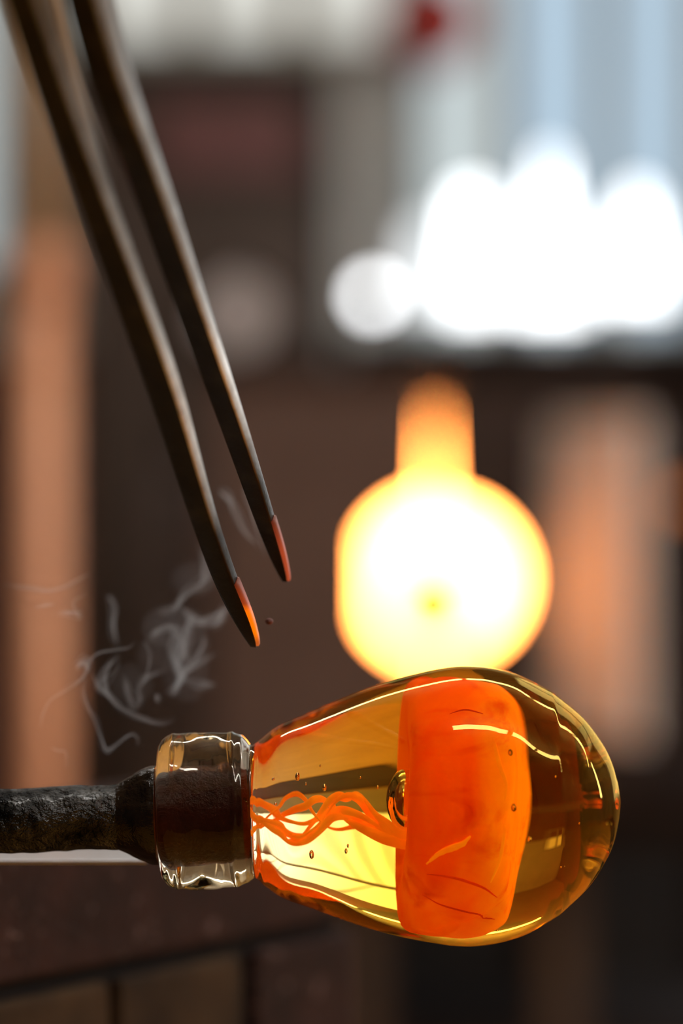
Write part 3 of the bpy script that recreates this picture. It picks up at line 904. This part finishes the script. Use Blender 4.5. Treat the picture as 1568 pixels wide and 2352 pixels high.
ga_, (pa_, fa_) = tine(TA, 0.950, 0.775, 38, 30)
gb_, (pb_, fb_) = tine(TB, 0.965, 0.785, 38, 30)
t1 = obj('tine', ga_, M['tweezer'], tw, True)
t2 = obj('tine', gb_, M['tweezer'], tw, True)
for t in (t1, t2):                            # right-hand faces get a paler colour for the light they catch
    t.data.materials.append(M['lit_edge'])
    for f in t.data.polygons:
        k = f.index % 16
        if f.index < len(t.data.polygons) - 2 and k in (15, 0, 1, 14): f.material_index = 1
painted_glint(fa_, 72, 'painted_glint_bright', [(0.06, (0.5, 0.09, 0.01)), (0.18, (1.0, 0.20, 0.0)), (0.5, (1.0, 0.17, 0.0)), (0.62, (0.30, 0.035, 0.006)), (0.98, (0.05, 0.008, 0.004))], t1, 'bright orange painted glint of furnace light')
painted_glint(fb_, 66, 'painted_glint_dull', [(0.05, (0.40, 0.06, 0.02)), (0.45, (0.34, 0.045, 0.014)), (0.98, (0.05, 0.008, 0.004))], t2, 'dull red painted glint of furnace light')
a_, b_, c_ = P(-40, -330, 0.735), P(110, -330, 0.745), P(0, -560, 0.71)
bow = catmull([(a_.x, a_.y, a_.z, 0.0052), (a_.x - 0.004, a_.y, a_.z + 0.018, 0.0055), (c_.x, c_.y, c_.z, 0.0055), (b_.x + 0.001, b_.y, b_.z + 0.018, 0.0055), (b_.x, b_.y, b_.z, 0.0052)], 6)
obj('spring_bow', tube(bow, 12), M['tweezer'], tw, True)

# a flying crumb of scale
c = P(618, 1427, 0.955)
crumb = obj('scale_crumb', sphere(c, 8.5 * U, 1.1, 1, 0.9, 12, 8), mottled('red_brown_scale', (0.05, 0.016, 0.012), (0.22, 0.07, 0.05), 900, 0.7), None, True)
tag(crumb, 'tiny red-brown crumb of scale flying beside the tweezer tips', 'crumb')

# ------------------------------------------------------------------ smoke wisps
def smoke_mat(name, dens, col=(0.96, 0.88, 0.85)):
    m, nt, b, out = mat_base(name)
    nt.nodes.remove(b)
    v = nt.nodes.new('ShaderNodeVolumeScatter')
    v.inputs['Color'].default_value = (*col, 1); v.inputs['Density'].default_value = dens
    v.inputs['Anisotropy'].default_value = 0.25
    nt.links.new(v.outputs[0], out.inputs['Volume'])
    return m


W = []   # (points in pixels with half width, depth, squash)
def wisp(pts, d=0.985, s=2.24, ox=0, oy=1250):
    W.append([(ox + x / s, oy + y / s, w, d) for x, y, w in pts])


wisp([(205, 940, 5), (225, 860, 4), (262, 800, 4), (330, 760, 4), (392, 718, 5), (440, 670, 6), (462, 605, 5), (505, 560, 5), (590, 543, 5), (655, 535, 4), (690, 508, 3)])
wisp([(612, 560, 6), (575, 610, 11), (545, 665, 14), (538, 720, 14), (560, 780, 12), (615, 845, 9), (690, 885, 8), (770, 915, 7), (840, 922, 6), (905, 900, 4)], 0.99)
wisp([(470, 660, 3), (500, 730, 5), (540, 770, 6), (600, 830, 5), (690, 872, 4), (780, 900, 3)], 0.992)
wisp([(440, 690, 4), (430, 760, 5), (455, 840, 5), (490, 910, 5), (520, 990, 5), (548, 1058, 7), (595, 1032, 5), (640, 998, 5), (680, 978, 5), (708, 1000, 4), (704, 1036, 3)])
wisp([(260, 1045, 3), (300, 1062, 4), (334, 1064, 4), (341, 1100, 3), (342, 1150, 2)])
wisp([(20, 210, 3), (120, 225, 5), (240, 240, 6), (330, 220, 5), (400, 180, 4), (460, 150, 2)], 1.0)
wisp([(180, 325, 4), (230, 316, 6), (282, 310, 4)])
wisp([(290, 350, 5), (330, 350, 8), (372, 356, 9), (410, 362, 8), (392, 345, 5), (376, 312, 4), (392, 284, 4), (452, 256, 2)])
wisp([(395, 640, 10), (420, 610, 14), (450, 625, 12), (455, 660, 5)], 0.99)
wisp([(1030, 0, 9), (1055, 60, 12), (1066, 130, 15), (1045, 200, 12), (985, 240, 12), (935, 285, 12), (900, 330, 10), (850, 350, 8), (800, 345, 5)], 1.01)
wisp([(930, 320, 8), (985, 375, 12), (1030, 392, 14), (1090, 375, 14), (1150, 340, 12), (1180, 310, 5)], 1.02)
wisp([(1080, 420, 8), (1120, 400, 14), (1150, 350, 12)], 1.02)
wisp([(770, 490, 6), (790, 460, 12), (835, 430, 10), (890, 425, 12), (912, 480, 16), (905, 560, 18), (910, 640, 18), (930, 690, 20), (900, 750, 14), (860, 775, 6)], 1.01)
wisp([(925, 690, 8), (985, 640, 10), (1040, 600, 9), (1110, 560, 4)], 1.02)
wisp([(950, 700, 8), (1010, 712, 10), (1060, 722, 12), (1105, 720, 6)], 1.02)
wisp([(940, 670, 5), (1000, 600, 8), (1050, 520, 8), (1040, 480, 4)], 1.02)
wisp([(640, 670, 5), (650, 730, 8), (665, 780, 9), (690, 828, 10), (722, 805, 7), (716, 750, 6), (745, 700, 9), (800, 665, 8), (860, 640, 5)], 1.0)
wisp([(735, 500, 4), (762, 545, 4), (770, 600, 5), (755, 660, 5), (735, 720, 5)], 0.995)
wisp([(800, 770, 3), (808, 790, 7), (818, 812, 3)], 0.995)
wisp([(560, 260, 5), (585, 320, 8), (580, 420, 8), (600, 520, 4)], 1.02)
wisp([(1000, 370, 8), (960, 440, 14), (950, 540, 14), (970, 620, 8)], 1.03)
wisp([(500, 1060, 10), (560, 1130, 12), (610, 1230, 12), (690, 1370, 10), (800, 1500, 5)], 1.02, 3.267, 350, 800)
wisp([(690, 1040, 8), (740, 1180, 10), (780, 1340, 8), (850, 1560, 5)], 1.02, 3.267, 350, 800)
sm = empty('smoke', P(330, 1700, 0.99), 'thin pale wisps of smoke curling above the pipe', 'smoke')
sm['kind'] = 'stuff'
NL = 7
for k in range(NL):
    thin, wide = [], []
    for wi, w in enumerate(W):
        rmax = max(p[2] for p in w)
        if rmax < 7 and k >= 5: continue
        sm_pts = catmull(w, 5)
        ptsw = []
        n = len(sm_pts)
        for i, (x, y, r, d) in enumerate(sm_pts):
            f = i / (n - 1)
            ph = Vector((f * n * 0.09, wi * 3.7, k * 5.1))
            off = (0.0 if k == 0 else 1.0) * r * 1.9
            e = min(1, f / 0.12, (1 - f) / 0.12)
            rr = r * (0.6, 0.42, 0.34, 0.26, 0.2, 0.45, 0.26)[k] * (0.12 + 0.88 * max(e, 0) ** 0.7) * (0.75 + 0.5 * noise.noise(ph * 1.7))
            p = P(x + off * noise.noise(ph), y + off * noise.noise(ph + Vector((0, 0, 50))), d + k * 0.003)
            ptsw.append((p.x, p.y, p.z, max(rr, 0.6) * U))
        (thin if rmax < 9 else wide).append(tube(ptsw, 10, 1.0))
    dk = (0.7, 0.8, 1.0, 1.3, 1.6, 0.8, 1.2)[k]
    obj('thin_wisps', join(*thin), smoke_mat('thin_smoke', 340.0 * dk), sm, True, kind='stuff')
    obj('broad_wisps', join(*wide), smoke_mat('broad_smoke', 165.0 * dk), sm, True, kind='stuff')
# faint haze round the wisps
hz = []
for px, py, rx, ry, d in ((400, 1440, 85, 55, 1.0), (430, 1540, 60, 80, 1.005), (300, 1570, 50, 55, 1.0), (450, 1330, 60, 45, 1.01), (360, 1500, 50, 50, 1.015)):
    c = P(px, py, d)
    hz.append(obj('faint_haze', lathe([(-ry * U * math.cos(math.pi * i / 12), max(0.0, rx * U * math.sin(math.pi * i / 12)) if 0 < i < 12 else 0) for i in range(13)], c, (0, 0, 1), 24,
              lambda t, th, p: 14 * U * noise.noise(Vector((p.x * 90, p.y * 90, p.z * 90)))), smoke_mat('haze', 3.5), sm, True, kind='stuff'))
